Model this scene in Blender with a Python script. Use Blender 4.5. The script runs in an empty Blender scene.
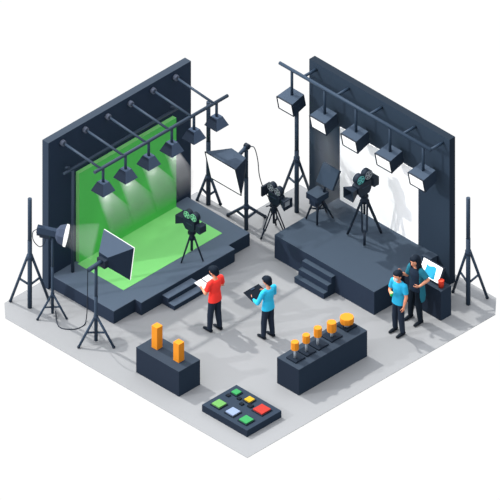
import bpy, bmesh, math, random
from mathutils import Vector, Matrix, Euler
U = 1.0 / 36.0            # one drawing unit in metres (a standing person is about 64 units)
col = bpy.context.scene.collection
V = Vector

def g(px, py, z=0.0):
    """point of the floor plan (drawing units) at height z"""
    a = (px - 247.3) / 1.732; b = py - 457.7 + z
    return V((a + b, a - b, z))

# ------------------------------------------------------------------ materials
def lin(h):
    h = h.lstrip('#'); c = [int(h[i:i+2], 16) / 255 for i in (0, 2, 4)]
    return [v / 12.92 if v <= .04045 else ((v + .055) / 1.055) ** 2.4 for v in c]
MATS = {}
def mat(name, hx, div=1.0, rough=.75, spec=.12, noise=0.03, metal=0.0, emit=None):
    if name in MATS: return MATS[name]
    m = bpy.data.materials.new(name); m.use_nodes = True
    nt = m.node_tree; b = nt.nodes['Principled BSDF']
    c = [min(.95, v / div) for v in lin(hx)]
    b.inputs['Roughness'].default_value = rough
    b.inputs['Specular IOR Level'].default_value = spec
    b.inputs['Metallic'].default_value = metal
    tc = nt.nodes.new('ShaderNodeTexCoord'); n = nt.nodes.new('ShaderNodeTexNoise')
    n.inputs['Scale'].default_value = 6.0; n.inputs['Detail'].default_value = 3
    r = nt.nodes.new('ShaderNodeValToRGB')
    r.color_ramp.elements[0].color = [v * (1 - noise) for v in c] + [1]
    r.color_ramp.elements[1].color = [min(1, v * (1 + noise)) for v in c] + [1]
    nt.links.new(tc.outputs['Object'], n.inputs['Vector']); nt.links.new(n.outputs['Fac'], r.inputs['Fac'])
    nt.links.new(r.outputs['Color'], b.inputs['Base Color'])
    if emit:
        b.inputs['Emission Color'].default_value = (1, 1, 1, 1); b.inputs['Emission Strength'].default_value = emit
    MATS[name] = m; return m
def haze(name, dens, color=(1, 1, 1, 1)):
    m = bpy.data.materials.new(name); m.use_nodes = True; nt = m.node_tree
    nt.nodes.remove(nt.nodes['Principled BSDF'])
    v = nt.nodes.new('ShaderNodeVolumeScatter'); v.inputs['Density'].default_value = dens; v.inputs['Color'].default_value = color
    nt.links.new(v.outputs[0], nt.nodes['Material Output'].inputs['Volume']); return m

M_FLOOR = mat('studio_floor_paint', '#cdcfd2', 2.5, noise=.01)
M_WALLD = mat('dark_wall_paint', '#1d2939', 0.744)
M_WALLE = mat('slate_wall_end_lit', '#3d4c60', 1.74)  # left wall end: lighter than the front, light on -y faces painted in
M_WALLT = mat('slate_wall_top_lit', '#526173', 2.67)  # left wall top: lightest tone, light from above painted in
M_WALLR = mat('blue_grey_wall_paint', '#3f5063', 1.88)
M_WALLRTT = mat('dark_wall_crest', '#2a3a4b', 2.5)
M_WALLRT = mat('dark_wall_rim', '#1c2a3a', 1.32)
M_DECKL = mat('left_deck_lightened', '#586575', 1.02)  # deck grey lightened to make up for the left wall's shadow
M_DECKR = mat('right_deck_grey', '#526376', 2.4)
M_FASC = mat('fascia_shaded_navy', '#2e3a4d', 1.32)  # darker than the deck: shade of upright faces put into the colour
M_FASCX = mat('shaded_side_navy', '#1c2836', 0.744)  # x-facing sides: their shade painted in as a darker navy
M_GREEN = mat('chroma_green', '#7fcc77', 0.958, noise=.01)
M_GREENW = mat('chroma_green_shaded', '#45a04a', 0.694, noise=.01)  # shaded copy of the chroma green for the backdrop front
M_WHITE = mat('projection_white_glow', '#f8f8f8', 1.0, noise=.0, emit=.17)  # faint self-glow added to brighten the sheet
M_METAL = mat('slate_metal', '#2f4053', 1.26, rough=.55, spec=.2)
M_METAL2 = mat('rail_metal', '#3a495b', 1.44, rough=.55, spec=.2)
M_DARK = mat('camera_navy', '#1f2c3c', 1.44, rough=.6, spec=.2)
M_DARKL = mat('camera_navy_edge', '#33445a', 1.56, rough=.6, spec=.2)
M_HOOD = mat('lamp_hood_slate', '#46556a', 0.72*1.59)
M_HOODT = mat('softbox_fabric_lit', '#4f5f73', 1.76)  # lamp housing tops: light from above put into the fabric colour
M_HOODS = mat('softbox_fabric_shaded', '#1c2837', 0.96)  # same fabric in a darker tone, shade of the other faces painted in
M_BOXT = mat('case_top_lit_grey', '#4b5a6c', 2.55)  # top faces lighter than the sides, with the light painted in
M_BOXS = mat('shaded_face_navy', '#2a3648', 1.79)  # upright faces darker than the tops, with the shade painted in
M_ORANGE = mat('orange_plastic', '#ff9f2e', 1.5)
M_STEEL = mat('brushed_steel', '#aab3bd', 1.3)
M_LAMP = mat('lamp_diffuser', '#7c7c7c', 1.0, emit=.95)
M_TEAL = mat('reel_teal', '#6cc4c0', 1.08)
M_REELG = mat('reel_green', '#7fd39c', 1.08)
M_REELW = mat('reel_grey', '#b5bdc4', 1.44)
M_SKIN = mat('skin', '#f4a987', 1.32, noise=.01)
M_SKIN2 = mat('skin_warm', '#f3a27e', 1.3, noise=.01)
M_HAIR = mat('black_hair', '#15212f', 1.44)
M_TROU = mat('navy_trousers', '#2b3648', 1.5)
M_TROUD = mat('black_trousers', '#17222e', 1.44)
M_SHOE = mat('black_shoes', '#141e2a', 1.56)
M_RED = mat('red_cotton', '#ec3a33', 0.952)
M_BLUE = mat('cyan_cotton', '#2fb0d6', 0.927)
M_BLUE2 = mat('cyan_tee', '#2ba3cc', 1.04)
M_TEALC = mat('teal_cardigan', '#2b7f95', 1.5)
M_APRON = mat('navy_top', '#29374a', 1.5)
M_PAPER = mat('white_paper', '#f4f8fb', 1.38, noise=.0)
M_SCR = mat('monitor_white', '#ffffff', 1.0, emit=.75)
M_CYAN = mat('monitor_cyan', '#39b4dc', 1.2)
M_REDP = mat('red_plastic', '#e8432f', 1.56)
M_KEY_LIME = mat('key_lime', '#86cf72', 2.22)
M_KEY_BLUE = mat('key_blue', '#b5cbf0', 2.28)
M_KEY_GREEN = mat('key_green', '#4cc172', 2.22)
M_KEY_RED = mat('key_red', '#ea4a40', 2.28)
M_KEY_YEL = mat('key_yellow', '#fcd03a', 2.28)
M_MIX = mat('mixer_slate', '#37475a', 1.93)
M_PAD = mat('pad_navy', '#222f3f', 1.87)
M_LIP = mat('lip_red', '#c96a57', 1.1)

# ------------------------------------------------------------------ builders
def tag(o, label=None, cat=None, group=None, kind=None):
    if label: o['label'] = label
    if cat: o['category'] = cat
    if group: o['group'] = group
    if kind: o['kind'] = kind
    return o
def root(name, base, label, cat, group=None, rz=0):
    o = bpy.data.objects.new(name, None); col.objects.link(o)
    o.location = V(base) * U; o.rotation_euler.z = rz; o.empty_display_size = .1
    return tag(o, label, cat, group)
class MB:
    def __init__(s): s.bm = bmesh.new(); s.mi = 0; s.mats = []
    def use(s, m):
        if m not in s.mats: s.mats.append(m)
        s.mi = s.mats.index(m); return s
    def _f(s, fs):
        for f in fs: f.material_index = s.mi
    def hull(s, pts):
        vs = [s.bm.verts.new(p) for p in pts]
        r = bmesh.ops.convex_hull(s.bm, input=vs)
        s._f([f for f in r['geom'] if isinstance(f, bmesh.types.BMFace)])
        dead = [v for v in r['geom_interior'] if isinstance(v, bmesh.types.BMVert) and v.is_valid]
        if dead: bmesh.ops.delete(s.bm, geom=dead, context='VERTS')
        return s
    def poly(s, pts):
        f = s.bm.faces.new([s.bm.verts.new(p) for p in pts]); f.material_index = s.mi; return s
    def box(s, x0, x1, y0, y1, z0, z1, side=None, xside=None, R=None):
        P = [V((x, y, z)) for x in (x0, x1) for y in (y0, y1) for z in (z0, z1)]
        if R is not None: P = [R @ p for p in P]
        v = [s.bm.verts.new(p) for p in P]
        q = {'-x': (0, 1, 3, 2), '+x': (4, 6, 7, 5), '-y': (0, 4, 5, 1), '+y': (2, 3, 7, 6), '-z': (0, 2, 6, 4), '+z': (1, 5, 7, 3)}
        top = s.mi
        for k, i in q.items():
            f = s.bm.faces.new([v[j] for j in i]); f.material_index = top
            if side is not None and k != '+z':
                s.use(side); f.material_index = s.mi
            if xside is not None and k in ('+x', '-x'):
                s.use(xside); f.material_index = s.mi
            s.mi = top
        return s
    def tube(s, p0, p1, r0, r1=None, seg=12):
        p0, p1 = V(p0), V(p1); r1 = r0 if r1 is None else r1
        d = (p1 - p0).normalized(); a = d.orthogonal().normalized(); b = d.cross(a)
        R = [[], []]
        for k in range(seg):
            t = 2 * math.pi * k / seg; o = a * math.cos(t) + b * math.sin(t)
            R[0].append(s.bm.verts.new(p0 + o * r0)); R[1].append(s.bm.verts.new(p1 + o * r1))
        fs = [s.bm.faces.new([R[0][k], R[0][(k + 1) % seg], R[1][(k + 1) % seg], R[1][k]]) for k in range(seg)]
        for f in fs: f.smooth = seg >= 10
        fs += [s.bm.faces.new(R[0][::-1]), s.bm.faces.new(R[1])]
        s._f(fs); return s
    def ball(s, c, r, rot=None, seg=12):
        rr = r if hasattr(r, '__len__') else (r, r, r)
        m = Matrix.Translation(V(c)) @ (rot.to_4x4() if rot else Matrix()) @ Matrix.Diagonal((*rr, 1))
        res = bmesh.ops.create_uvsphere(s.bm, u_segments=seg, v_segments=max(6, seg * 2 // 3), radius=1, matrix=m)
        for v in res['verts']:
            for f in v.link_faces: f.material_index = s.mi; f.smooth = True
        return s
    def build(s, name, m, parent=None, scale=U, base=None, bevel=0):
        bmesh.ops.recalc_face_normals(s.bm, faces=s.bm.faces)
        off = V((0, 0, 0))
        if parent is not None:
            p = parent
            while p.parent: p = p.parent
            off = V(p.location) if scale == U else off
        elif base is not None: off = V(base) * scale
        for v in s.bm.verts: v.co = v.co * scale - off
        me = bpy.data.meshes.new(name); s.bm.to_mesh(me); s.bm.free()
        for mm in (s.mats if s.mats else [m]): me.materials.append(mm)
        o = bpy.data.objects.new(name, me); col.objects.link(o)
        if parent is not None: o.parent = parent
        elif base is not None: o.location = off
        if bevel:
            b = o.modifiers.new('bevel', 'BEVEL'); b.width = bevel; b.segments = 2
        return o

def spline(pts, n=8):
    P = [V(p) for p in pts]; P = [P[0] * 2 - P[1]] + P + [P[-1] * 2 - P[-2]]; out = []
    for i in range(1, len(P) - 2):
        for k in range(n):
            t = k / n; a, b, c, d = P[i-1:i+3]
            out.append(.5 * ((2 * b) + (c - a) * t + (2 * a - 5 * b + 4 * c - d) * t * t + (3 * b - a - 3 * c + d) * t ** 3))
    return out + [P[-2]]
def cable(name, pts, r, m, label):
    p = spline(pts); mb = MB(); rings = []; seg = 8
    for i, q in enumerate(p):
        d = (p[min(i + 1, len(p) - 1)] - p[max(i - 1, 0)]).normalized()
        ref = V((1, -1, 1)).normalized(); a = d.cross(ref); a = a.normalized() if a.length > .05 else d.orthogonal().normalized(); b = d.cross(a)
        rings.append([mb.bm.verts.new(q + (a * math.cos(2 * math.pi * k / seg) + b * math.sin(2 * math.pi * k / seg)) * r) for k in range(seg)])
    for A, B in zip(rings, rings[1:]):
        for k in range(seg): f = mb.bm.faces.new([A[k], A[(k + 1) % seg], B[(k + 1) % seg], B[k]]); f.smooth = True
    mb.bm.faces.new(rings[0][::-1]); mb.bm.faces.new(rings[-1])
    o = mb.build(name, m, base=p[0]); return tag(o, label, 'cable')

# ------------------------------------------------------------------ setting
fl = [(-295, 14.5), (-279.5, 0), (0, 0), (0, 286.5), (-16, 303.5), (-243, 303.5), (-243, 237), (-295, 237)]
mb = MB(); top = [mb.bm.verts.new((x, y, 0)) for x, y in fl]; bot = [mb.bm.verts.new((x, y, -.4)) for x, y in fl]
mb.bm.faces.new(top); mb.bm.faces.new(bot[::-1])
for i in range(len(fl)): mb.bm.faces.new([top[i], bot[i], bot[(i + 1) % 8], top[(i + 1) % 8]])
tag(mb.build('floor', M_FLOOR), 'pale grey studio floor', kind='structure')

def wallbox(name, x0, x1, y0, y1, h, front_axis, mf, mtop, mend, label):
    mb = MB(); mb.use(mf).box(x0, x1, y0, y1, 0, h)
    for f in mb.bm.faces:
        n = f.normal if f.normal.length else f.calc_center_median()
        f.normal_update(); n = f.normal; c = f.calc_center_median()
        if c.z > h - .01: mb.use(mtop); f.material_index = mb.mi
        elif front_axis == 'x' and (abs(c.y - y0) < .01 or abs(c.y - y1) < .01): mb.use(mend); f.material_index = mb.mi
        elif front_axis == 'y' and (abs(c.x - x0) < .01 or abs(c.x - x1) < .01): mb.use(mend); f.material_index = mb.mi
    return tag(mb.build(name, mf), label, kind='structure')
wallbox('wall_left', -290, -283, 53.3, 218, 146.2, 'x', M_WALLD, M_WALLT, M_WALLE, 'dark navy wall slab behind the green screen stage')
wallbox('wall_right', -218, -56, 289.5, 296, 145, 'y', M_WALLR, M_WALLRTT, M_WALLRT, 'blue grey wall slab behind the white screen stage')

# ------------------------------------------------------------------ left stage
hl = 12.8
def prism(mb, pts, z0, z1):
    t = [mb.bm.verts.new((x, y, z1)) for x, y in pts]; b = [mb.bm.verts.new((x, y, z0)) for x, y in pts]
    fs = [mb.bm.faces.new(t), mb.bm.faces.new(b[::-1])]
    for i in range(len(pts)): fs.append(mb.bm.faces.new([t[i], b[i], b[(i + 1) % len(pts)], t[(i + 1) % len(pts)]]))
    mb._f(fs)
LP = [(-282.8, 56.5), (-210.7, 56.5), (-210.7, 81), (-203.3, 81), (-203.3, 188.8), (-210.7, 188.8), (-210.7, 213.5), (-282.8, 213.5)]
st = root('stage_platform', (-246, 135, 0), 'low navy stage platform with grey deck under the green screen', 'stage')
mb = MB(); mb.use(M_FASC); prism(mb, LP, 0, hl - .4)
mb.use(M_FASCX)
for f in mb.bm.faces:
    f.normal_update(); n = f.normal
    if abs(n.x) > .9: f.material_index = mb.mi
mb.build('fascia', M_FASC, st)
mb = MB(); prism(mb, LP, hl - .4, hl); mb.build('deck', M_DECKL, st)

st = root('stage_platform', (-127, 252, 0), 'tall navy stage platform with grey deck below the white screen', 'stage')
hr = 23
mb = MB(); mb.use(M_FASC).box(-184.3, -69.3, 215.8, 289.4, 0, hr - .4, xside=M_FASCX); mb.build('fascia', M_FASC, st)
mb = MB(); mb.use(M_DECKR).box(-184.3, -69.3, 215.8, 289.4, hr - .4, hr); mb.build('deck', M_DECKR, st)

st = root('stage_steps', (-196, 121, 0), 'two dark steps up to the green screen stage', 'steps')
for i, (xa, xb, z) in enumerate([(-203.2, -196.2, 8.7), (-196.2, -189.3, 4.4)]):
    mb = MB(); mb.use(M_FASC).box(xa, xb, 105, 138.8, 0, z - .3, xside=M_FASCX); s_ = mb.build('step', M_FASC, st)
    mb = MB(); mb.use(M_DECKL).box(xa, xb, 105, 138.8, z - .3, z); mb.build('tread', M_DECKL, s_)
st = root('stage_steps', (-131, 209, 0), 'three navy steps up to the white screen stage', 'steps')
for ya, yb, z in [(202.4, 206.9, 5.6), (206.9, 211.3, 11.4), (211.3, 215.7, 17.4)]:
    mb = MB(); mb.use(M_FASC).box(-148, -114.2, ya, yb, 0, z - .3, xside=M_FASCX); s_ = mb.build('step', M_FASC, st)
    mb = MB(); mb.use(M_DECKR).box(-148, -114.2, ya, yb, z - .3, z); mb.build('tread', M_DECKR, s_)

# green screen
gs = root('green_screen', (-254, 140, hl), 'bright green chroma screen with backdrop and green floor sheet', 'green screen')
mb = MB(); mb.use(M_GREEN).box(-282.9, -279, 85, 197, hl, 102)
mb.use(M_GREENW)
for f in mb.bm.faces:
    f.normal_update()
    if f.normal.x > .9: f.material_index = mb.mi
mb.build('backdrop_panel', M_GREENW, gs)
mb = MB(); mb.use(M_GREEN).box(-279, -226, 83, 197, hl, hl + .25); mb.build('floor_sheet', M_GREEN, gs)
# white screen
ws = root('projection_screen', (-136.5, 289, hr), 'white projection screen standing behind the film camera', 'screen')
mb = MB(); mb.box(-181.7, -91.5, 288.6, 289.4, hr, hr + 72.5); mb.build('screen_sheet', M_WHITE, ws)

# backdrop support
bs = root('backdrop_stand', (-273.4, 72.4, hl), 'thin dark pole and crossbar standing behind green backdrop', 'backdrop stand')
mb = MB(); mb.tube((-274, 72.4, hl), (-274, 72.4, 113.5), 1.4); mb.build('pole', M_METAL2, bs)
mb = MB(); mb.tube((-276, 64, 114), (-276, 195, 114), 1.3); mb.build('crossbar', M_METAL2, bs)
for y in (70, 191):
    mb = MB(); mb.tube((-276, y, 114), (-276, y, 118), .9); mb.tube((-276, y, 117.5), (-276, y - 3.5, 119), .9); mb.build('hook', M_METAL2, bs)

# ------------------------------------------------------------------ overhead rigs
rg = root('lighting_rig', (-283, 135, 139), 'overhead rail on six booms jutting from the dark left wall', 'lighting rig')
mb = MB(); mb.tube((-238.5, 62, 135), (-238.5, 215.8, 135), 1.5); mb.build('rail', M_METAL2, rg)
for k in range(6):
    y = 68.6 + 26.1 * k
    mb = MB(); mb.tube((-283, y, 140), (-238.5, y, 136), 1.1); b_ = mb.build('boom', M_METAL2, rg)
    mb = MB(); mb.tube((-283, y, 140), (-280, y, 139.7), 2.6); mb.build('wall_flange', mat('flange_grey', '#5a6170', .9), b_)
rg = root('lighting_rig', (-150, 289, 139), 'overhead rail on five brackets along the blue grey right wall', 'lighting rig')
mb = MB(); mb.tube((-237.4, 274.7, 138.8), (-62.5, 274.7, 138.8), 1.5); mb.build('rail', M_METAL, rg)
for x in (-209.7, -171.8, -133.9, -95.1, -63.3):
    mb = MB(); mb.tube((x, 274.7, 138.8), (x, 289.4, 138.8), 1.3); mb.build('bracket', M_METAL, rg)

ordinal = ['first', 'second', 'third', 'fourth', 'fifth', 'sixth']
def hood_lamp(y, lab):
    x = -238.5
    t = root('hood_lamp', (x, y, 112), lab, 'hanging lamp', 'hooded lamps on the left rail')
    mb = MB(); mb.tube((x, y, 120), (x, y, 133.6), 1.2); mb.build('stem', M_METAL, t)
    mb = MB(); mb.use(M_HOOD)
    a, b = 3.5, 7.2
    T = [mb.bm.verts.new((x + sx * a, y + sy * a, 120.8)) for sx, sy in ((-1, -1), (1, -1), (1, 1), (-1, 1))]
    B = [mb.bm.verts.new((x + sx * b, y + sy * b, 112)) for sx, sy in ((-1, -1), (1, -1), (1, 1), (-1, 1))]
    mb.bm.faces.new(T); mb.bm.faces.new(B[::-1])
    for i in range(4):
        f = mb.bm.faces.new([T[i], B[i], B[(i + 1) % 4], T[(i + 1) % 4]])
        if i in (0, 3): mb.use(M_BOXS); f.material_index = mb.mi  # two faces painted darker, shading put into the hood colour
    mb.build('shade', M_HOOD, t)
    mb = MB(); mb.box(x - 5.6, x + 5.6, y - 5.6, y + 5.6, 111.6, 112); mb.build('lens', M_LAMP, t)
LY = [72, 97.9, 124.6, 151.3, 176.9, 203]
LL = ['lowest hooded lamp on the left rail, nearest the rail end above the tilted softbox',
      'second hooded lamp from the front end of the left rail',
      'third hooded lamp from the front end of the left rail',
      'fourth hooded lamp on the left rail, over the right edge of the green backdrop',
      'fifth hooded lamp on the left rail, between green backdrop and the last lamp',
      'farthest hooded lamp on the left rail, beside the thin stand top']
for y, l in zip(LY, LL): hood_lamp(y, l)

def box_lamp(x, lab):
    t = root('box_lamp', (x, 274.7, 110), lab, 'hanging lamp', 'box lamps on the right rail')
    mb = MB(); mb.tube((x, 274.7, 113.5), (x, 274.7, 137.3), 1.2); mb.build('stem', M_METAL, t)
    R = Matrix.Translation(V((x, 274.7, 107.6))) @ Euler((math.radians(11), 0, 0)).to_matrix().to_4x4()
    def P(*a): return [R @ V(p) for p in a]
    # housing, tapering slightly to the back
    mb = MB(); mb.use(M_HOODT)
    F = P((-8.8, -7.6, -6.6), (8.8, -7.6, -6.6), (8.8, -7.6, 6.6), (-8.8, -7.6, 6.6))
    B = P((-8.0, 7.4, -5.8), (8.0, 7.4, -5.8), (8.0, 7.4, 6.4), (-8.0, 7.4, 6.4))
    f_ = [mb.bm.verts.new(p) for p in F]; b_ = [mb.bm.verts.new(p) for p in B]
    mb.use(M_DARK); mb._f([mb.bm.faces.new(f_), mb.bm.faces.new(b_[::-1])])
    for i in range(4):
        f = mb.bm.faces.new([f_[i], b_[i], b_[(i + 1) % 4], f_[(i + 1) % 4]])
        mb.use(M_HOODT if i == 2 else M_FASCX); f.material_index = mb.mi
    mb.build('housing', M_HOODT, t)
    mb = MB(); mb.box(-7.7, 7.7, -7.9, -7.55, -5.6, 5.6, R=R); mb.build('diffuser', M_LAMP, t)
    mb = MB(); Q = P((-8.6, -7.7, -6.4), (8.6, -7.7, -6.4), (8.6, -7.7, 6.4), (-8.6, -7.7, 6.4))
    for i in range(4): mb.tube(Q[i], Q[(i + 1) % 4], .62, seg=8)
    mb.build('frame', M_DARK, t)
for x, l in zip([-223.2, -185.3, -149.2, -109.9, -71.6],
                ['topmost box lamp at the free left end of the right rail',
                 'second box lamp from left on the right rail, over the wall edge',
                 'middle box lamp on the right rail, over the left corner of the white screen',
                 'fourth box lamp from the left on the right rail, over the white screen',
                 'lowest box lamp at the right end of the right rail, by the bare wall strip']):
    box_lamp(x, l)

# ------------------------------------------------------------------ haze beams
HZ = haze('lit_haze', .6, (.97, .98, 1, 1))
HZ2 = haze('lit_haze_thin', .2, (.97, .98, 1, 1))
for i in range(4):
    y = LY[i]; x = -238.5
    pts = [(x + sx * 4.6, y + sy * 4.6, 111.3) for sx in (-1, 1) for sy in (-1, 1)]
    pts += [(-277.5, y + 49, 20), (-277.5, y + 74.5, 20), (-277.5, y + 49, 36), (-277.5, y + 74.5, 36)]
    if i == 3: pts = pts[:4] + [(-277.5, y + 48, 20), (-277.5, y + 65, 20), (-277.5, y + 48, 40), (-277.5, y + 65, 40)]
    mb = MB(); mb.hull(pts); o = mb.build('light_beam', HZ, base=(x, y, 111))
    sp = bpy.data.lights.new('lamp_spot', 'SPOT'); sp.energy = 75; sp.spot_size = math.radians(26); sp.spot_blend = .35; sp.shadow_soft_size = .05
    so = bpy.data.objects.new('lamp_spot', sp); col.objects.link(so); so.location = V((x, y, 110.8)) * U
    so.rotation_euler = V((-38, 60, -82)).to_track_quat('-Z', 'Y').to_euler()
    tag(o, 'pale hazy light beam falling from the %s hooded lamp onto green backdrop' % ['lowest', 'second', 'third', 'fourth'][i], 'light beam', 'light beams of the hooded lamps', 'stuff')
mb = MB(); mb.hull([(-193.5, 268, 101.5), (-177, 268, 101.5), (-193.5, 281, 101.5), (-177, 281, 101.5)] + [(-183.5, 262, 23.5), (-160, 262, 23.5), (-183.5, 288, 23.5), (-160, 288, 23.5)])
tag(mb.build('light_beam', HZ2, base=(-185, 274, 101)), 'faint hazy light beam under the second box lamp of the right rail', 'light beam', None, 'stuff')

# ------------------------------------------------------------------ stands
def stand(name, base, top, hub, feet, brace, lab, grp='tall tripod stands', r=1.9, foot_z=0, m=None, legr=1.2, mid=.5, poleend=0):
    m = m or M_METAL
    t = root(name, base, lab, 'tripod stand', grp)
    b = V(base)
    mb = MB(); mb.tube((b.x, b.y, foot_z + poleend), (b.x, b.y, top * .62), r); mb.tube((b.x, b.y, top * .6), (b.x, b.y, top), r * .92); mb.build('pole', m, t)
    mb = MB(); mb.tube((b.x, b.y, hub - 2), (b.x, b.y, hub + 2), r * 1.35); mb.build('collar', M_DARKL, t)
    for f in feet:
        f = V(f); d = (V((f.x, f.y, 0)) - V((b.x, b.y, 0))).normalized()
        s0 = V((b.x, b.y, hub)) + d * r; e = V((f.x, f.y, f.z + legr * .8))
        mb = MB(); mb.tube(s0, e, legr); lg = mb.build('leg', m, t)
        mb = MB(); mb.ball(e, legr * 1.25, seg=8); mb.build('rubber_foot', M_DARK, lg)
        mb = MB(); mb.tube((b.x, b.y, brace), s0.lerp(e, mid), legr * .8); mb.build('brace', m, t)
    return t
# far left
stand('tripod_stand', g(29.8, 307.5), 109, 51, [g(10.5, 301.7), g(48.5, 300)], 22.5, 'tall empty tripod stand at the far left corner of the floor')
stand('tripod_stand', g(208.4, 204.4), 102.5, 27, [g(197.2, 200.6), g(220.4, 205)], 9, 'tall thin tripod stand behind the green stage and the square softbox')
stand('tripod_stand', g(296.7, 212), 100, 53, [g(280.8, 197), g(309.3, 191.5)], 28, 'tallest tripod stand beneath the first box lamp of the right rail')
stand('tripod_stand', g(468.2, 304.3), 106.5, 52, [g(487.2, 298.4), g(453, 292.5)], 21, 'tall empty tripod stand at the far right corner of the floor')
# stand below octagonal spot
sB = g(52.5, 315)
stand('light_stand', sB, 78, 20, [g(37.5, 320), g(66.5, 319), g(52.5, 305.5)], 8, 'slim light stand beside the dark wall end, carrying the octagonal lamp', 'light stands', r=1.2, legr=.9, poleend=2)
sC = g(96, 342.4)
stand('light_stand', sC, 75, 25, [g(78.7, 348), g(113.8, 348), g(96, 331)], 10, 'front light stand carrying the tilted softbox beside the green stage', 'light stands', r=1.5, legr=1.1, poleend=2)
sG = g(246.3, 229.5)
stand('light_stand', sG, 84, 22.5, [g(228, 216), g(265, 217.6)], 11, 'light stand carrying the large white square softbox in the middle', 'light stands', r=1.7, legr=1.3)

# ------------------------------------------------------------------ softboxes
def softbox(name, base, B, F, lab, m_side, diff_inset, diff_t, rim=False):
    """B, F = back and front corner lists TL TR BR BL"""
    t = root(name, base, lab, 'studio light')
    B = [V(p) for p in B]; F = [V(p) for p in F]
    mb = MB(); b_ = [mb.bm.verts.new(p) for p in B]; f_ = [mb.bm.verts.new(p) for p in F]
    mb.use(M_HOODT); mb.use(m_side); mb._f([mb.bm.faces.new(b_), mb.bm.faces.new(f_[::-1])])
    for i in range(4):
        f = mb.bm.faces.new([b_[i], f_[i], f_[(i + 1) % 4], b_[(i + 1) % 4]])
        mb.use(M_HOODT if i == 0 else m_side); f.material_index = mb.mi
    sh = mb.build('shell', m_side, t)
    c = sum(F, V()) / 4; n = (F[1] - F[0]).cross(F[3] - F[0]).normalized()
    if n.dot(c - sum(B, V()) / 4) < 0: n = -n
    q = [p.lerp(c, diff_inset) for p in F]
    mb = MB(); mb.hull([p + n * .02 for p in q] + [p + n * diff_t for p in q]); mb.build('diffuser', M_LAMP, t)
    for i in range(4):
        if rim: mb = MB(); mb.tube(F[i] + n * .3, F[(i + 1) % 4] + n * .3, .5, seg=8); mb.build('rim_bar', M_DARK, t)
    return t
bG = V((-228.5, 227, 78))
t = softbox('softbox_light', bG, [(-236.6, 218.5, 82), (-220, 218.5, 80.5), (-220, 218.5, 67), (-236.6, 218.5, 68)],
        [(-246, 197.5, 84.4), (-211, 197.5, 84), (-211, 204.3, 54.8), (-246, 204.3, 55)], 'large square softbox with glowing white front in the middle background', M_HOODS, .035, .3, True)
mb = MB(); mb.tube((-228.3, 228, 83.5), (-228.3, 216, 78), 1.7); mb.build('arm', M_METAL, t)
mb = MB(); mb.tube((-230.5, 228, 83.5), (-226, 228, 83.5), 2.2); mb.build('tilt_knob', M_DARK, t)
t = softbox('softbox_light', (sC.x, sC.y, 75), [(-208.5, 37, 83), (-198, 37, 82.5), (-198, 37, 73), (-208.5, 37, 73)],
        [(-220.5, 54.7, 90.9), (-185.5, 54.7, 89.5), (-185.5, 50, 59.8), (-220.5, 50, 60)], 'tilted dark softbox seen from behind, with thin white front rim', M_HOODS, 0, 1.0)
mb = MB(); mb.tube((sC.x, sC.y - 9, 76.5), (sC.x, 37.5, 78), 1.9); mb.build('arm', M_METAL, t)
mb = MB(); mb.box(sC.x - 4.5, sC.x + 4.5, 33.5, 37, 72.5, 80); mb.build('flash_head', M_DARK, t)
# octagonal lamp
d = V((.83, .55, -.12)).normalized(); c0 = V((sB.x, sB.y, 82.5))
t = root('octagonal_lamp', (sB.x, sB.y, 78), 'small octagonal spot lamp with black flash body near the dark wall end', 'studio light')
a = d.cross(V((0, 0, 1))).normalized(); b = a.cross(d)
def octo(p, r): return [p + (a * math.cos(math.pi / 8 + k * math.pi / 4) + b * math.sin(math.pi / 8 + k * math.pi / 4)) * r for k in range(8)]
R3 = Matrix((d, -a, b)).transposed(); RR = Matrix.Translation(c0) @ R3.to_4x4()
mb = MB(); mb.use(M_DARKL).box(-13, 3, -2.2, 2.2, -2.6, 3.4, R=RR); mb.use(M_DARK).box(-10, -1, -2, 2, -6.2, -2.6, R=RR); mb.box(-12.5, -9, -2.2, 2.2, -4.6, -2.6, R=RR); mb.build('flash_body', M_DARK, t)
mb = MB(); mb.hull(octo(c0 + d * 3, 4) + octo(c0 + d * 5.5, 7.6) ); mb.hull(octo(c0 + d * 5.5, 7.6) + octo(c0 + d * 10.6, 9.8)); mb.build('hood', mat('octagon_fabric', '#3d4759', 1.1), t)
mb = MB(); mb.hull(octo(c0 + d * 10.62, 9.8) + octo(c0 + d * 12.4, 9.8)); mb.build('diffuser', M_LAMP, t)
mb = MB(); mb.hull(octo(c0 + d * 12.6, 9.4) + octo(c0 + d * 36, 17))
tag(mb.build('light_beam', HZ2, base=c0 + d * 12.6), 'faint hazy beam of the octagonal lamp reaching towards the green backdrop', 'light beam', None, 'stuff')

# cables
cable('power_cable', [g(55.3, 311, 1), g(57.5, 324, .6), g(63, 328.5, .5), g(75, 329, .5), g(84, 325, .5), g(86.5, 317, 5), (sC.x - 2, sC.y - 8, 45), (sC.x - .2, sC.y - 9.4, 74), (sC.x, sC.y - 9.3, 76.5)], .4, M_DARK, 'thin dark cable hanging from tilted softbox down to the slim light stand')
cable('power_cable', [c0 - d * 13, c0 - d * 16.5 + V((0, 0, -4)), c0 - d * 16 + V((0, 0, -12)), c0 - d * 11 + V((0, 0, -17)), c0 - d * 7 + V((0, 0, -13)), c0 - d * 6 + V((0, 0, -6.3))], .35, M_DARK, 'short looped cable behind the octagonal lamp body')
cable('power_cable', [(-226.5, 228, 84), (-222, 230, 84), (-220, 232, 72), (-220, 234, 55), (-217, 236, 42), (-213, 237, 36), (-209.5, 237.4, 34)], .4, M_DARK, 'thin curved cable from square softbox to the floor camera')

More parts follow.
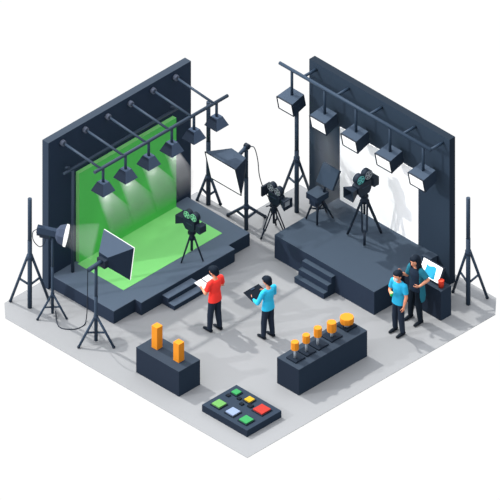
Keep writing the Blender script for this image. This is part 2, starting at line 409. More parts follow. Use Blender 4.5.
# ------------------------------------------------------------------ camera tripods and film cameras
def tripod(base, hub, feet, lab, slot=False, r=1.0):
    t = root('camera_tripod', base, lab, 'tripod', 'film camera tripods'); b = V(base)
    mb = MB(); mb.tube((b.x, b.y, hub - 3), (b.x, b.y, hub + 3), 2.6, 2.0); mb.tube((b.x, b.y, hub + 3), (b.x, b.y, hub + 4.6), 3.4, 3.4); mb.build('tripod_head', M_DARK, t)
    mb = MB(); mb.tube((b.x, b.y, hub - 14), (b.x, b.y, hub - 2.5), 1.0); mb.build('centre_column', M_DARK, t)
    for i, f in enumerate(feet):
        f = V(f); dd = (V((f.x, f.y, 0)) - V((b.x, b.y, 0))).normalized(); sd = dd.cross(V((0, 0, 1)))
        s0 = V((b.x, b.y, hub)) + dd * 2.0; e = f + V((0, 0, r))
        mb = MB(); k = s0.lerp(e, .68)
        if slot:
            mb.tube(s0 + sd * (r * 1.7), k + sd * (r * 1.35), r * .62, seg=8); mb.tube(s0 - sd * (r * 1.7), k - sd * (r * 1.35), r * .62, seg=8); mb.tube(k - sd * (r * 1.5), k + sd * (r * 1.5), r * .8, seg=8); mb.tube(s0 - sd * (r * 1.85), s0 + sd * (r * 1.85), r * .9, seg=8)
            mb.tube(k, e, r * .8)
        else: mb.tube(s0, e, r * 1.1, r * .8)
        mb.build('leg', M_DARK, t)
    return t
def film_camera(pos, rz, lab, mreel, mreel2=None, s=1.0, glass=False, rear_flat=False):
    """local frame: +y towards the lens; origin = underside of the body"""
    t = root('film_camera', pos, lab, 'film camera', 'film cameras', rz)
    k = s * U
    mb = MB(); mb.use(M_DARK)
    mb.hull([(x * 3.4, y, z) for x in (-1, 1) for y, z in ((-6, 3), (-4, 0), (4.5, 0), (7.5, 4), (7.5, 9), (5, 11), (-5.5, 11), (-6, 9))])
    mb.build('body', M_DARK, t, scale=k)
    mb = MB(); mb.use(M_DARKL).box(3.2, 3.5, -3.5, 3.5, 6.5, 7.5); mb.build('side_plate', M_DARKL, t, scale=k)
    mb = MB(); mb.box(-3.5, -3.2, -3.5, 3.5, 6.5, 7.5); mb.build('side_plate', M_DARKL, t, scale=k)
    # lens hood: open box flaring forward
    mb = MB(); mb.use(M_DARK)
    I = [(-2.6, 8.2, 3.4), (2.6, 8.2, 3.4), (2.6, 8.2, 8.6), (-2.6, 8.2, 8.6)]; O = [(-5.2, 15, .8), (5.2, 15, .8), (5.2, 15, 10.2), (-5.2, 15, 10.2)]
    o1 = [mb.bm.verts.new(p) for p in O]; i1 = [mb.bm.verts.new(p) for p in I]
    o2 = [mb.bm.verts.new((p[0] * .84, 15, 5.7 + (p[2] - 5.7) * .84)) for p in O]; i2 = [mb.bm.verts.new((p[0] * .7, 9, 6 + (p[2] - 6) * .7)) for p in I]
    for q in range(4):
        n = (q + 1) % 4
        mb._f([mb.bm.faces.new([i1[q], o1[q], o1[n], i1[n]]), mb.bm.faces.new([o1[q], o2[q], o2[n], o1[n]]), mb.bm.faces.new([o2[q], i2[q], i2[n], o2[n]])])
    mb.bm.faces.new(i1[::-1]); mb.bm.faces.new(i2)
    hd = mb.build('lens_hood', M_DARK, t, scale=k)
    mb = MB(); mb.tube((0, 7, 6), (0, 10.5, 6), 1.9, 1.9); mb.build('lens', M_DARKL, t, scale=k)
    if glass:
        mb = MB(); mb.box(-3.0, 3.0, 11.5, 13.9, 3.4, 8.2); mb.build('lens_filter', M_REELW, t, scale=k)
    mb = MB(); mb.use(M_DARK)
    if rear_flat: mb.hull([(x, -8.4 - (3 if abs(x) > 1 and z > 0 else 0), z) for x in (-5, 5) for z in (3, 13)] + [(x, -13.2, z) for x in (-5, 5) for z in (3, 13)])
    else: mb.hull([(x * w, y, 6.3 + z * w * .95) for x in (-1, 1) for z in (-1, 1) for y, w in ((-7.5, 3), (-8.5, 3.9), (-13.5, 3.9), (-14, 3.4))])
    mb.build('viewfinder_box', M_DARK, t, scale=k)
    mb = MB(); mb.box(-1.6, 1.6, -8, -5.5, 4.5, 8.5); mb.build('viewfinder_neck', M_DARK, t, scale=k)
    for yy, zz, mr in ((3.9, 14.2, mreel), (-4.2, 15.0, mreel2 or mreel)):
        mb = MB(); mb.tube((-2.3, yy, zz), (2.3, yy, zz), 4.1, seg=28); rl = mb.build('film_magazine', M_DARK, t, scale=k)
        for sx in (-1, 1):
            mb = MB(); xx = sx * 2.32
            mb.tube((xx, yy, zz), (xx + sx * .25, yy, zz), 1.0, seg=12)
            for q in range(5):
                an = q * 2 * math.pi / 5 + .3
                c = (xx + sx * .12, yy + 2.0 * math.cos(an), zz + 2.0 * math.sin(an)); mb.tube((c[0] - sx * .12, c[1], c[2]), (c[0] + sx * .12, c[1], c[2]), .8, seg=10)
            for q in range(28):
                a0 = 2 * math.pi * q / 28; a1 = 2 * math.pi * (q + 1) / 28
                mb.hull([(xx + sx * e, yy + rr * math.cos(an), zz + rr * math.sin(an)) for e in (0, .2) for rr in (3.1, 3.6) for an in (a0, a1)])
            mb.build('reel_disc', mr, rl, scale=k)
    mb = MB(); mb.tube((2.5, -1, -1.5), (6.5, -5.5, -3.5), .6, seg=8); mb.build('pan_handle', M_DARK, t, scale=k)
    mb = MB(); mb.tube((0, 0, -3), (0, 0, .2), 2.6, 3.2); mb.build('mounting_plate', M_DARK, t, scale=k)
    return t
bt = V((-217.5, 153.5, hl))
tripod(bt, 36, [g(181.3, 263.6, hl + .25 - .3), g(203.2, 262, hl), V((-226.5, 161.5, hl + .25))], 'film camera tripod standing on the green stage edge', r=.8)
film_camera(bt + V((.5, -.5, 43.6 - hl)), math.pi / 2, 'film camera with green reels on the green screen stage', M_REELG, s=.95)
bt = V((-207.4, 238, 0))
tripod(bt, 26, [g(260.8, 240.4), V((-194, 241, 0)), V((-215, 248, 0))], 'film camera tripod standing on floor between the two stages', slot=True, r=.95)
film_camera(bt + V((2.4, 0, 33.5)), -math.pi / 2, 'film camera with grey reels on the floor between the stages', M_REELW, s=.95, glass=True, rear_flat=True)
bt = V((-128.4, 263.6, hr))
tripod(bt, 62, [g(347.6, 235.2, hr), g(381.2, 234, hr), g(364.4, 246.8, hr)], 'largest film camera tripod, standing before the white screen', slot=True, r=1.4)
film_camera(bt + V((0, -2.2, 70.2 - hr)), math.pi, 'large film camera with teal reels before the white screen', M_TEAL, M_REELW, s=1.1)

# ------------------------------------------------------------------ stool and light panel
sx, sy = -175.2, 256.2
t = root('folding_stool', (sx, sy, hr), 'low square stool on splayed legs at the left edge of the right stage', 'stool')
mb = MB(); mb.use(M_DECKR).box(sx - 6.3, sx + 6.3, sy - 6.8, sy + 6.8, 44.5, 50, side=M_FASC, xside=M_FASCX); mb.build('seat', M_DECKR, t)
mb = MB(); mb.box(sx - 4, sx + 3, sy - 5.6, sy + 2, 39, 44.5); mb.build('battery_case', M_FASC, t)
mb = MB(); mb.tube((sx, sy, 30), (sx, sy, 44.5), 1.1); mb.build('column', M_DARK, t)
for p in (g(306, 219, hr), g(317.2, 225.8, hr), g(332.9, 218.4, hr), V((-176.5, 268, hr))):
    q = V((sx, sy, 45)) + (V((p.x, p.y, 45)) - V((sx, sy, 45))) * .22
    mb = MB(); mb.tube(q, p + V((0, 0, .7)), 1.1, .8); mb.build('leg', M_DARK, t)
    mb = MB(); mb.tube((sx, sy, 33), q.lerp(p, .5), .7); mb.build('brace', M_DARK, t)
t = root('reflector', (-171, 263, 50), 'grey rectangular reflector tilted back on the square stool', 'reflector')
R = Matrix.Translation(V((-171.5, 265.3, 63))) @ Euler((math.radians(-28), 0, 0)).to_matrix().to_4x4()
mb = MB(); mb.use(M_WALLR).box(-9.3, 9.3, -1.2, 1.4, -8.8, 8.8, R=R, xside=M_FASCX); mb.build('panel', M_WALLR, t)
mb = MB(); mb.tube((-171.5, 260, 50), (-171.5, 263, 58), 1.1); mb.build('mount', M_DARK, t)

# ------------------------------------------------------------------ crate with blocks
t = root('prop_case', (-126, 34, 0), 'long dark case on floor carrying two orange blocks', 'case')
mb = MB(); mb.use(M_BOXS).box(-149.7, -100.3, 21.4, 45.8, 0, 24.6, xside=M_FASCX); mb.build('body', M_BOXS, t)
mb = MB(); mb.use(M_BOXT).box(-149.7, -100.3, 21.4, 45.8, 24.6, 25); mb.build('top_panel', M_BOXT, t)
for x0, y0, h, l in ((-140.9, 30.3, 21.7, 'taller orange block standing on the left half of the dark case'), (-115.5, 29.9, 18.2, 'shorter orange block standing on the right half of the dark case')):
    mb = MB(); mb.box(x0, x0 + 6.4, y0, y0 + 6.4, 25, 25 + h); tag(mb.build('orange_block', M_ORANGE, base=(x0 + 3.2, y0 + 3.2, 25), bevel=.004), l, 'block', 'orange blocks on the case')

# ------------------------------------------------------------------ lever console
t = root('lever_console', (-45, 132, 0), 'long dark control desk with five orange knobbed levers', 'control desk')
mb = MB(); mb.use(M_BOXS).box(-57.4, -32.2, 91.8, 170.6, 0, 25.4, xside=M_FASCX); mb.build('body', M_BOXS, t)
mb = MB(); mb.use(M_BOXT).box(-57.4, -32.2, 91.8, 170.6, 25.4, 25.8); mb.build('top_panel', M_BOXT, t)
for (y, ps, zb, zt, kr, sr) in ((100.6, 5.6, 35.5, 43, 3.35, 1.1), (113.6, 5.4, 36, 43.5, 3.2, 1.0), (127, 5.9, 35.5, 44, 3.4, 1.1), (143, 6.3, 32.5, 41.5, 4.0, 1.2), (162, 5.9, 31, 36.5, 5.8, 2.2)):
    x = -45.6 if y < 160 else -47
    px_ = x - (.8 if y > 140 else 0)
    mb = MB(); mb.box(px_ - ps, px_ + ps, y - ps + 1, y + ps + 1, 25.8, 27.2); pd = mb.build('lever_base', M_PAD, t)
    mb = MB(); mb.tube((x, y, 27.2), (x, y, zb), sr); lv = mb.build('lever', M_STEEL, t)
    seg = 8 if y < 160 else 10
    mb = MB(); mb.tube((x, y, zb), (x, y, zt), kr, seg=seg); mb.build('knob', M_ORANGE, lv, bevel=.006)

# ------------------------------------------------------------------ button panel
t = root('button_panel', (-46.5, 40, 0), 'flat slate button panel lying at the front corner of floor', 'button panel')
mb = MB(); mb.use(M_MIX).box(-72.5, -20.6, 20.2, 60, 0, 6.7, side=M_BOXS, xside=M_FASCX); mb.build('casing', M_MIX, t)
for px, py, s, m, n in ((219.1, 403.1, 8.6, M_KEY_LIME, 'lime button'), (233, 411.1, 8.6, M_KEY_BLUE, 'pale blue button'), (246.3, 419.1, 8.6, M_KEY_GREEN, 'green button'),
                     (261.9, 408.8, 10.4, M_KEY_RED, 'large red button'), (249.5, 398.9, 6.2, M_KEY_YEL, 'small yellow button'), (236.4, 391.5, 6.0, M_KEY_GREEN, 'small green button')):
    c = g(px, py, 8.6); s /= 2
    mb = MB(); mb.box(c.x - s - .9, c.x + s + .9, c.y - s - .9, c.y + s + .9, 6.7, 7.5); k_ = mb.build('button_frame', M_PAD, t)
    mb = MB(); mb.use(m).box(c.x - s, c.x + s, c.y - s, c.y + s, 7.5, 8.6); o = mb.build('button', m, k_); o['label'] = n
for px, py in ((228.3, 395), (239.3, 398.2), (241.7, 403.5), (250.5, 405.6)):
    c = g(px, py, 7.6); s = 1.6 if px < 250 else 2.1
    mb = MB(); mb.box(c.x - s, c.x + s, c.y - s, c.y + s, 6.7, 7.8); mb.build('small_key', M_SHOE, t)

# ------------------------------------------------------------------ desk at the right
t = root('side_desk', (-45, 254, 0), 'dark box desk beside the right stage, carrying monitor and cup', 'desk')
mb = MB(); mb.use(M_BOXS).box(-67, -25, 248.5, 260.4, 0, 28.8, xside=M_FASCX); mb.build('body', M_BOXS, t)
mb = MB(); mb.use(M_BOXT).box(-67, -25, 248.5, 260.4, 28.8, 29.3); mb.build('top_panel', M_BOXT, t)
tag(MB().use(M_BOXT).box(-63, -54, 264.5, 273, 0, 38.5, side=M_FASCX).build('speaker_cabinet', M_DECKR, base=(-61, 268, 0)), 'dark upright cabinet behind the monitor, against the right wall', 'cabinet')
t = root('monitor', (-47, 255, 29.3), 'white tilted monitor showing a cyan shape on the dark desk', 'monitor')
R = Matrix.Translation(V((-43.4, 255.6, 37.6))) @ Euler((math.radians(-26), 0, 0)).to_matrix().to_4x4()
mb = MB(); mb.box(-11.7, 12.0, 0, 2.0, -7.3, 7.4, R=R); mb.build('casing', M_DARK, t)
mb = MB(); mb.box(-10.9, 10.9, -.3, -.02, -6.6, 6.8, R=R); sc_ = mb.build('display', M_SCR, t)
mb = MB(); n = 14; vt = []
TL, TR, BL, BR = (-5.6, 4.0), (5.0, 4.0), (-6.2, -4.6), (6.0, -4.8)
for k in range(n + 1):
    u = k / n; w = .8 * math.sin(u * 2 * math.pi)
    xt, zt = TL[0] + (TR[0] - TL[0]) * u, 3.8 - w; xb, zb = BL[0] + (BR[0] - BL[0]) * u, -5.6 + w * .5
    vt.append((mb.bm.verts.new(R @ V((xt, -.36, zt))), mb.bm.verts.new(R @ V((xb, -.36, zb)))))
for p, q in zip(vt, vt[1:]): mb.bm.faces.new([p[0], q[0], q[1], p[1]])
mb.build('cyan_graphic', M_CYAN, sc_)
mb = MB(); mb.tube((-43.4, 258.5, 29.3), (-43.4, 257.6, 35), 1); mb.box(-50, -42, 256.5, 260, 29.3, 29.9); mb.build('support', M_DARK, t)
c = V((-29.4, 253.2, 29.3)); t = root('red_cup', c, 'red plastic cup on the right end of the dark desk', 'cup')
mb = MB()
pr = [(2.1, 0), (2.6, 6.8), (2.15, 6.8), (1.8, .6)]; rings = [[mb.bm.verts.new(c + V((r * math.cos(2 * math.pi * k / 20), r * math.sin(2 * math.pi * k / 20), z))) for k in range(20)] for r, z in pr]
for A, B in zip(rings, rings[1:]):
    for k in range(20): mb.bm.faces.new([A[k], A[(k + 1) % 20], B[(k + 1) % 20], B[k]]).smooth = True
mb.bm.faces.new(rings[0][::-1]); mb.bm.faces.new(rings[-1]); mb.build('cup_wall', M_REDP, t)
mb = MB(); mb.tube(c + V((0, 0, .7)), c + V((0, 0, 5.8)), 1.85, 2.05, 20); mb.build('drink', mat('drink_orange', '#f0674a', 1.4), t)

# ------------------------------------------------------------------ people (local metres, +y forward, +x right-hand side)
def sph(c, r, n=8, rot=None):
    rr = V(r) if hasattr(r, '__len__') else V((r, r, r)); out = []
    for i in range(n // 2 + 1):
        th = math.pi * i / (n // 2)
        for k in range(n):
            p = V((math.sin(th) * math.cos(2 * math.pi * k / n) * rr.x, math.sin(th) * math.sin(2 * math.pi * k / n) * rr.y, math.cos(th) * rr.z))
            if rot: p = rot @ p
            out.append(V(c) + p)
            if i in (0, n // 2): break
    return out
class Flesh:
    def __init__(s): s.mb = MB()
    def seg(s, a, ra, b, rb, n=10): s.mb.hull(sph(a, ra, n) + sph(b, rb, n)); return s
    def chain(s, pts, n=10):
        for (a, ra), (b, rb) in zip(pts, pts[1:]): s.seg(a, ra, b, rb, n)
        return s
    def ell(s, c, r, rot=None, n=14): s.mb.hull(sph(c, r, n, rot)); return s
    def cone(s, a, ra, b, rb, seg=14): s.mb.tube(a, b, ra, rb, seg); return s
    def build(s, name, m, parent, vox=.009, it=4):
        bmesh.ops.recalc_face_normals(s.mb.bm, faces=s.mb.bm.faces)
        me = bpy.data.meshes.new(name); s.mb.bm.to_mesh(me); s.mb.bm.free()
        o = bpy.data.objects.new(name, me); col.objects.link(o)
        r = o.modifiers.new('r', 'REMESH'); r.mode = 'VOXEL'; r.voxel_size = vox; r.use_smooth_shade = True
        sm = o.modifiers.new('s', 'SMOOTH'); sm.iterations = it; sm.factor = .5
        bpy.context.view_layer.update(); dg = bpy.context.evaluated_depsgraph_get()
        m2 = bpy.data.meshes.new_from_object(o.evaluated_get(dg)); o.modifiers.clear(); o.data = m2
        m2.materials.clear(); m2.materials.append(m); o.parent = parent
        for p in m2.polygons: p.use_smooth = True
        return o
def hand(F, wrist, direction, palm, side, curl=.5):
    """direction = along the hand, palm = palm normal, side = towards the thumb"""
    d = V(direction).normalized(); n = V(palm).normalized(); t = V(side); t = (t - d * t.dot(d)).normalized(); n = (n - d * n.dot(d) - t * n.dot(t)).normalized()
    w = V(wrist)
    F.mb.hull([w + d * (a * .085) + t * (b * (.024 + .014 * a)) + n * (c * .012) for a in (0, .5, 1) for b in (-1, 1) for c in (-1, 1)])
    for k, L in enumerate((.068, .078, .072, .055)):
        off = t * (.030 - .020 * k); p0 = w + d * .08 + off
        d1 = (d * math.cos(curl * .7) + n * math.sin(curl * .7)); d2 = (d * math.cos(curl * 1.8) + n * math.sin(curl * 1.8)); d3 = (d * math.cos(curl * 2.7) + n * math.sin(curl * 2.7))
        p1 = p0 + d1 * L * .45; p2 = p1 + d2 * L * .32; p3 = p2 + d3 * L * .26
        F.chain([(p0, .0092), (p1, .0088), (p2, .008), (p3, .0072)], 6)
    q0 = w + d * .025 + t * .022; q1 = q0 + (d * .55 + t * .75 + n * .3).normalized() * .035; q2 = q1 + (d * .9 + t * .25 + n * .45).normalized() * .032; q3 = q2 + (d * .9 + n * .6).normalized() * .024
    F.chain([(q0, .013), (q1, .0115), (q2, .010), (q3, .009)], 6)
def person(pos, rz, label, H, shirt, trousers, skin, arms, feet, sleeve, female=False, mask=False, shoes=M_SHOE, headturn=0.0, headdown=.2):
    t = root('person', pos, label, 'person', None, rz); s = H / 1.75
    S = lambda *p: V(p) * s
    F = Flesh()
    sw = .165 if female else .185
    headc = S(0, .035, 1.60); hr_ = Euler((-headdown, 0, headturn)).to_matrix()
    HD = lambda *p: headc + hr_ @ (V(p) * s)
    # trunk
    F.chain([(S(0, 0, .94), (.13 * s, .085 * s, .08 * s)), (S(0, 0, 1.10), (.115 * s, .08 * s, .08 * s)), (S(0, -.005, 1.28), (.15 * s, .09 * s, .1 * s)), (S(0, -.01, 1.38), (.15 * s, .08 * s, .06 * s))], 14)
    F.chain([(S(0, -.005, 1.36), .06 * s), (S(0, .0, 1.46), .05 * s), (S(0, .015, 1.52), .048 * s)])
    F.ell(HD(0, 0, .02), (.088 * s, .105 * s, .118 * s), hr_, 18)
    F.seg(HD(0, .035, -.03), .058 * s, HD(0, .05, -.075), .036 * s)
    F.seg(HD(0, .098, .012), .011 * s, HD(0, .118, -.02), .014 * s, 8)
    for sd in (-1, 1):
        F.ell(HD(sd * .09, -.005, -.005), (.012 * s, .022 * s, .032 * s), hr_, 8)
        fx, fy = feet[0 if sd < 0 else 1]
        hip = S(sd * .085, 0, .92); ank = S(fx, fy, .09); knee = hip.lerp(ank, .52) + S(0, .03, 0)
        F.chain([(hip, .082 * s), (knee, .055 * s), (knee.lerp(ank, .3), .052 * s), (ank, .036 * s)])
        F.seg(ank + S(0, -.02, -.04), .033 * s, ank + S(0, .12, -.06), .026 * s)
        sh = S(sd * sw, -.01, 1.385); el, wr, hd, pn, th, cu = arms[0 if sd < 0 else 1]
        el, wr = S(*el), S(*wr)
        F.chain([(S(sd * .09, -.005, 1.39), .05 * s), (sh, .052 * s), (el, .040 * s), (el.lerp(wr, .35), .040 * s), (wr, .026 * s)])
        hand(F, wr, hd, pn, th, cu)
    F.build('body', skin, t, vox=.0065)
    # shirt
    G = Flesh()
    hemz = .86
    G.chain([(S(0, 0, hemz + .05), (.158 * s, .115 * s, .06 * s)), (S(0, 0, 1.10), (.14 * s, .105 * s, .08 * s)), (S(0, -.005, 1.28), (.172 * s, .115 * s, .1 * s)), (S(0, -.01, 1.38), (.165 * s, .095 * s, .055 * s))], 16)
    for sd in (-1, 1):
        sh = S(sd * sw, -.01, 1.38); el, wr = S(*arms[0 if sd < 0 else 1][0]), S(*arms[0 if sd < 0 else 1][1])
        G.seg(S(sd * .09, -.005, 1.38), .066 * s, sh, .068 * s)
        if sleeve == 'long':
            G.chain([(sh, .067 * s), (el, .054 * s)]); G.cone(el, .054 * s, el.lerp(wr, .93), .040 * s); G.ell(el, (.054 * s,) * 3)
        else:
            e2 = sh.lerp(el, .70); G.cone(sh, .068 * s, e2, .064 * s)
    ring = lambda z, a, b: [S(a * math.cos(2 * math.pi * q / 20), b * math.sin(2 * math.pi * q / 20), z) for q in range(20)]
    G.mb.hull(ring(.845, .186, .128) + ring(1.08, .150, .110))
    G.build('shirt', shirt, t, vox=.010, it=3)
    # trousers
    T = Flesh()
    T.seg(S(0, 0, .98), (.142 * s, .102 * s, .05 * s), S(0, 0, .90), (.148 * s, .108 * s, .07 * s), 16)
    for sd in (-1, 1):
        fx, fy = feet[0 if sd < 0 else 1]
        hip = S(sd * .078, 0, .90); ank = S(fx, fy, .085); knee = hip.lerp(ank, .52) + S(0, .02, 0)
        T.seg(hip, .096 * s, knee, .077 * s); T.cone(knee, .077 * s, ank, .060 * s); T.ell(knee, (.077 * s,) * 3)
    T.build('trousers', trousers, t, vox=.010, it=3)
    for sd in (-1, 1):
        fx, fy = feet[0 if sd < 0 else 1]
        K = Flesh(); K.chain([(S(fx, fy - .035, .045), (.045 * s, .05 * s, .044 * s)), (S(fx, fy + .08, .040), (.048 * s, .05 * s, .038 * s)), (S(fx, fy + .16, .030), (.042 * s, .05 * s, .028 * s))], 12); K.seg(S(fx, fy - .02, .05), .045 * s, S(fx, fy, .10), .042 * s)
        K.build('shoe', shoes, t, vox=.009, it=2)
    # face and hair
    for sd in (-1, 1):
        e = MB(); e.ball(HD(sd * .035, .097, .022), .0095 * s, seg=8); e.build('eye', M_SHOE, t, scale=1)
    if mask:
        K = Flesh(); K.seg(HD(0, .062, -.03), .062 * s, HD(0, .072, -.075), .040 * s); K.build('face_mask', M_PAPER, t, vox=.007, it=2)
    else:
        e = MB(); e.ball(HD(0, .092, -.052), (.022 * s, .008 * s, .007 * s), hr_, 8); e.build('mouth', M_LIP, t, scale=1)
    K = Flesh()
    K.ell(HD(0, -.028, .045), (.104 * s, .112 * s, .112 * s), hr_, 18)
    K.ell(HD(0, .045, .098), (.088 * s, .068 * s, .048 * s), hr_ @ Euler((-.25, 0, 0)).to_matrix(), 14)
    K.ell(HD(0, -.075, -.035), (.075 * s, .05 * s, .07 * s), hr_, 12)
    if female:
        K.chain([(HD(0, -.045, .03), (.125 * s, .105 * s, .105 * s)), (HD(0, -.07, -.12), (.13 * s, .075 * s, .08 * s)), (S(0, -.10, 1.34), (.13 * s, .055 * s, .08 * s))], 14)
        for sd in (-1, 1): K.chain([(HD(sd * .085, .0, .04), .035 * s), (HD(sd * .095, .015, -.09), .034 * s), (S(sd * .09, .03, 1.40), .028 * s)])
    K.build('hair', M_HAIR, t, vox=.009, it=3)
    return t, S, s
d_dn = (0, .1, -1)
# man in red tee (faces the green stage), holding a booklet
t, S, s = person(V((-146, 108.6, 0)), math.pi / 2, 'person in red tee and navy trousers reading an open white booklet', 1.76, M_RED, M_TROU, M_SKIN,
    [((-.235, .06, 1.10), (-.12, .27, 1.06), (.15, 1, -.02), (.3, .1, 1), (-.3, 0, 1), .35),
     ((.275, .03, 1.12), (.25, .26, 1.06), (.05, 1, .0), (-.3, .1, 1), (-.2, .1, 1), .35)], [(-.115, .05), (.115, -.04)], 'short', headdown=.35, headturn=.15)
bk = root('open_booklet', (-161.5, 112.0, 38.5), 'open white booklet held by the person in the red tee', 'booklet')
R = Matrix.Translation(V((-160.6, 112.6, 39.0))) @ Euler((0, math.radians(8), 0)).to_matrix().to_4x4()
for sd in (-1, 1):
    mb = MB(); mb.box(-5.2, 5.2, min(.45 * sd, 8.2 * sd), max(.45 * sd, 8.2 * sd), -.2, .2, R=R); mb.build('page', M_PAPER, bk)
mb = MB(); mb.box(-5.3, 5.3, -.5, .5, -.45, -.2, R=R); mb.box(-5.3, 5.3, -.45, .45, -.2, .26, R=R); mb.build('spine', M_DARK, bk)
# man in blue sweater with a black clipboard
t, S, s = person(V((-108.2, 132.3, 0)), math.pi / 2, 'person in bright blue long-sleeved top holding a black clipboard', 1.68, M_BLUE, M_TROU, M_SKIN,
    [((-.28, .07, 1.09), (-.21, .30, 1.05), (.15, 1, .1), (.3, .1, 1), (-.3, 0, 1), .35),
     ((.26, .05, 1.14), (.16, .24, 1.12), (-.1, 1, .1), (-.3, .1, 1), (-.2, .1, 1), .35)], [(-.115, .04), (.115, -.03)], 'long', headdown=.3, headturn=.1)
cb = root('black_clipboard', (-122, 131.5, 38), 'black clipboard held by the person in the bright blue top', 'clipboard')
R = Matrix.Translation(V((-121.6, 131.3, 38.6))) @ Euler((0, math.radians(19), 0)).to_matrix().to_4x4()
mb = MB(); mb.box(-5.6, 5.6, -9.0, 8.6, -.3, .3, R=R); mb.build('board', M_SHOE, cb, bevel=.003)
mb = MB(); mb.box(-4.6, -3.4, -2, 2, .3, .9, R=R); mb.build('clip', M_DARKL, cb)
# man in cyan tee near the right stage
t, S, s = person(V((-37.6, 212.3, 0)), math.pi, 'person in cyan tee and white face mask holding a small green cup', 1.74, M_BLUE2, M_TROU, M_SKIN2,
    [((-.245, .0, 1.10), (-.235, .07, .87), (0, .15, -1), (1, 0, 0), (0, 1, 0), .3),
     ((.25, .03, 1.10), (.06, .19, 1.14), (-.45, .6, .5), (-.7, -.35, .2), (.1, .2, 1), .9)], [(-.13, .0), (.13, -.02)], 'short', mask=True, headdown=.05, headturn=.1)
hp = V((-.085 + .13 - .02, .27, 1.235))
cp = root('green_cup', V((-37.6, 212.3, 0)) + V((.01, -.235, 1.145)) / U, 'small green cup held at the chest of person in cyan tee', 'cup')
mb = MB(); c = V((-37.6, 212.3, 0)) + V((.01, -.235, 1.145)) / U
mb.tube(c, c + V((0, 0, 2.9)), 1.0, 1.3, 16); mb.build('cup_body', mat('green_plastic', '#22c06a', 1.2), cp)
mb = MB(); mb.tube(c + V((0, 0, 2.9)), c + V((0, 0, 3.6)), 1.4, 1.2, 16); mb.build('lid', mat('cream_lid', '#f3e3a0', 1.3), cp)
# woman by the desk
t, S, s = person(V((-40.3, 235, 0)), math.pi, 'person with long black hair in teal cardigan gesturing beside the desk', 1.80, M_APRON, M_TROUD, M_SKIN,
    [((-.32, -.06, 1.21), (-.235, .12, 1.09), (.75, .6, -.35), (.1, -.5, -.7), (0, .5, .8), .3),
     ((.235, .04, 1.12), (.27, .22, 1.26), (.15, .3, 1), (-.6, .6, 0), (-.5, -.5, .3), .35)], [(-.16, .02), (.16, .01)], 'short', female=True, headdown=.1, headturn=.1)
K = Flesh()
for sd in (-1, 1):
    sh = S(sd * .165, -.01, 1.385); el = S(-.32, -.06, 1.21) if sd < 0 else S(.235, .04, 1.12)
    K.seg(S(sd * .12, -.02, 1.385), .068 * s, sh, .072 * s); K.cone(sh, .074 * s, sh.lerp(el, .8), .068 * s)
    K.chain([(S(sd * .15, -.035, 1.34), (.045 * s, .085 * s, .06 * s)), (S(sd * .14, -.04, 1.05), (.04 * s, .08 * s, .06 * s)), (S(sd * .175, -.04, .72), (.035 * s, .095 * s, .06 * s)), (S(sd * .19, -.03, .60), (.02 * s, .07 * s, .04 * s))], 12)
K.mb.hull(sph(S(-.13, -.10, 1.36), .03) + sph(S(.13, -.10, 1.36), .03) + sph(S(-.13, -.10, 1.0), .03) + sph(S(.13, -.10, 1.0), .03))
K.mb.hull(sph(S(-.13, -.10, 1.0), .03) + sph(S(.13, -.10, 1.0), .03) + sph(S(-.17, -.10, .64), .025) + sph(S(.17, -.10, .64), .025))
K.build('cardigan', M_TEALC, t, vox=.010, it=3)

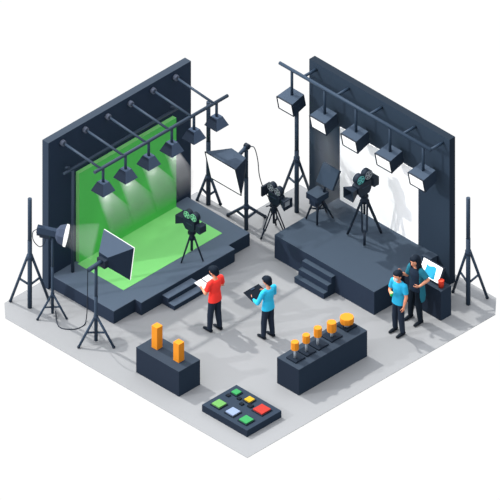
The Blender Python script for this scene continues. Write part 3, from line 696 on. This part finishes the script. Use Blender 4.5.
# ------------------------------------------------------------------ light
w = bpy.data.worlds.new('studio_sky'); bpy.context.scene.world = w; w.use_nodes = True; nt = w.node_tree; N = nt.nodes; L = nt.links
bg = N['Background']; tc = N.new('ShaderNodeTexCoord')
def dot(v):
    n = N.new('ShaderNodeVectorMath'); n.operation = 'DOT_PRODUCT'; L.new(tc.outputs['Generated'], n.inputs[0]); n.inputs[1].default_value = v; return n.outputs['Value']
def mrange(sock, a, b, c, d):
    n = N.new('ShaderNodeMapRange'); n.interpolation_type = 'SMOOTHSTEP'; L.new(sock, n.inputs[0])
    for i, q in enumerate((a, b, c, d)): n.inputs[i + 1].default_value = q
    return n.outputs[0]
def mul(a, b):
    n = N.new('ShaderNodeMath'); n.operation = 'MULTIPLY'; L.new(a, n.inputs[0]); L.new(b, n.inputs[1]); return n.outputs[0]
r_ = N.new('ShaderNodeMapRange'); L.new(dot((-.80, -.35, .15)), r_.inputs[0])
for i, q in enumerate((-1, 1, .35, 1.85)): r_.inputs[i + 1].default_value = q
sky = N.new('ShaderNodeVectorMath'); sky.operation = 'SCALE'; sky.inputs[0].default_value = (.97, 1.0, 1.05); L.new(mul(r_.outputs[0], mrange(dot((0, 0, 1)), 0, 1, .75, 1.7)), sky.inputs['Scale'])
fac = mul(mrange(dot((-.707, .707, 0)), .05, .4, 0, 1), mrange(dot((0, 0, -1)), .0, .3, 0, 1))
mx = N.new('ShaderNodeMix'); mx.data_type = 'RGBA'; L.new(fac, mx.inputs['Factor']); L.new(sky.outputs[0], mx.inputs['A']); mx.inputs['B'].default_value = (.97, .97, .97, 1)
L.new(mx.outputs['Result'], bg.inputs['Color']); bg.inputs['Strength'].default_value = 1.05

def sun(name, dr, st, ang, colr):
    l = bpy.data.lights.new(name, 'SUN'); l.energy = st; l.angle = math.radians(ang); l.color = colr
    o = bpy.data.objects.new(name, l); col.objects.link(o); o.location = (-8, 2, 9); o.rotation_euler = V(dr).to_track_quat('-Z', 'Y').to_euler()
sun('key_sun', (.73, .03, -1), 3.1, 1.2, (1, .97, .92))
sun('fill_sun', (.55, 1, -.68), 1.35, .6, (1, 1, 1))

# ------------------------------------------------------------------ camera
cam = bpy.data.cameras.new('camera'); cam.type = 'ORTHO'; k = 36.0; S_ = k / math.sqrt(2 / 3)
cam.ortho_scale = 500 / S_; cam.clip_end = 200
co = bpy.data.objects.new('camera', cam); col.objects.link(co)
dirc = V((1, -1, 1)).normalized(); c = g(250, 250) * U
co.location = c + dirc * 30; co.rotation_euler = (-dirc).to_track_quat('-Z', 'Y').to_euler()
sc = bpy.context.scene; sc.camera = co
sc.view_settings.view_transform = 'Standard'; sc.view_settings.look = 'None'; sc.view_settings.gamma = 1; sc.view_settings.use_curve_mapping = False; sc.view_settings.exposure = 0
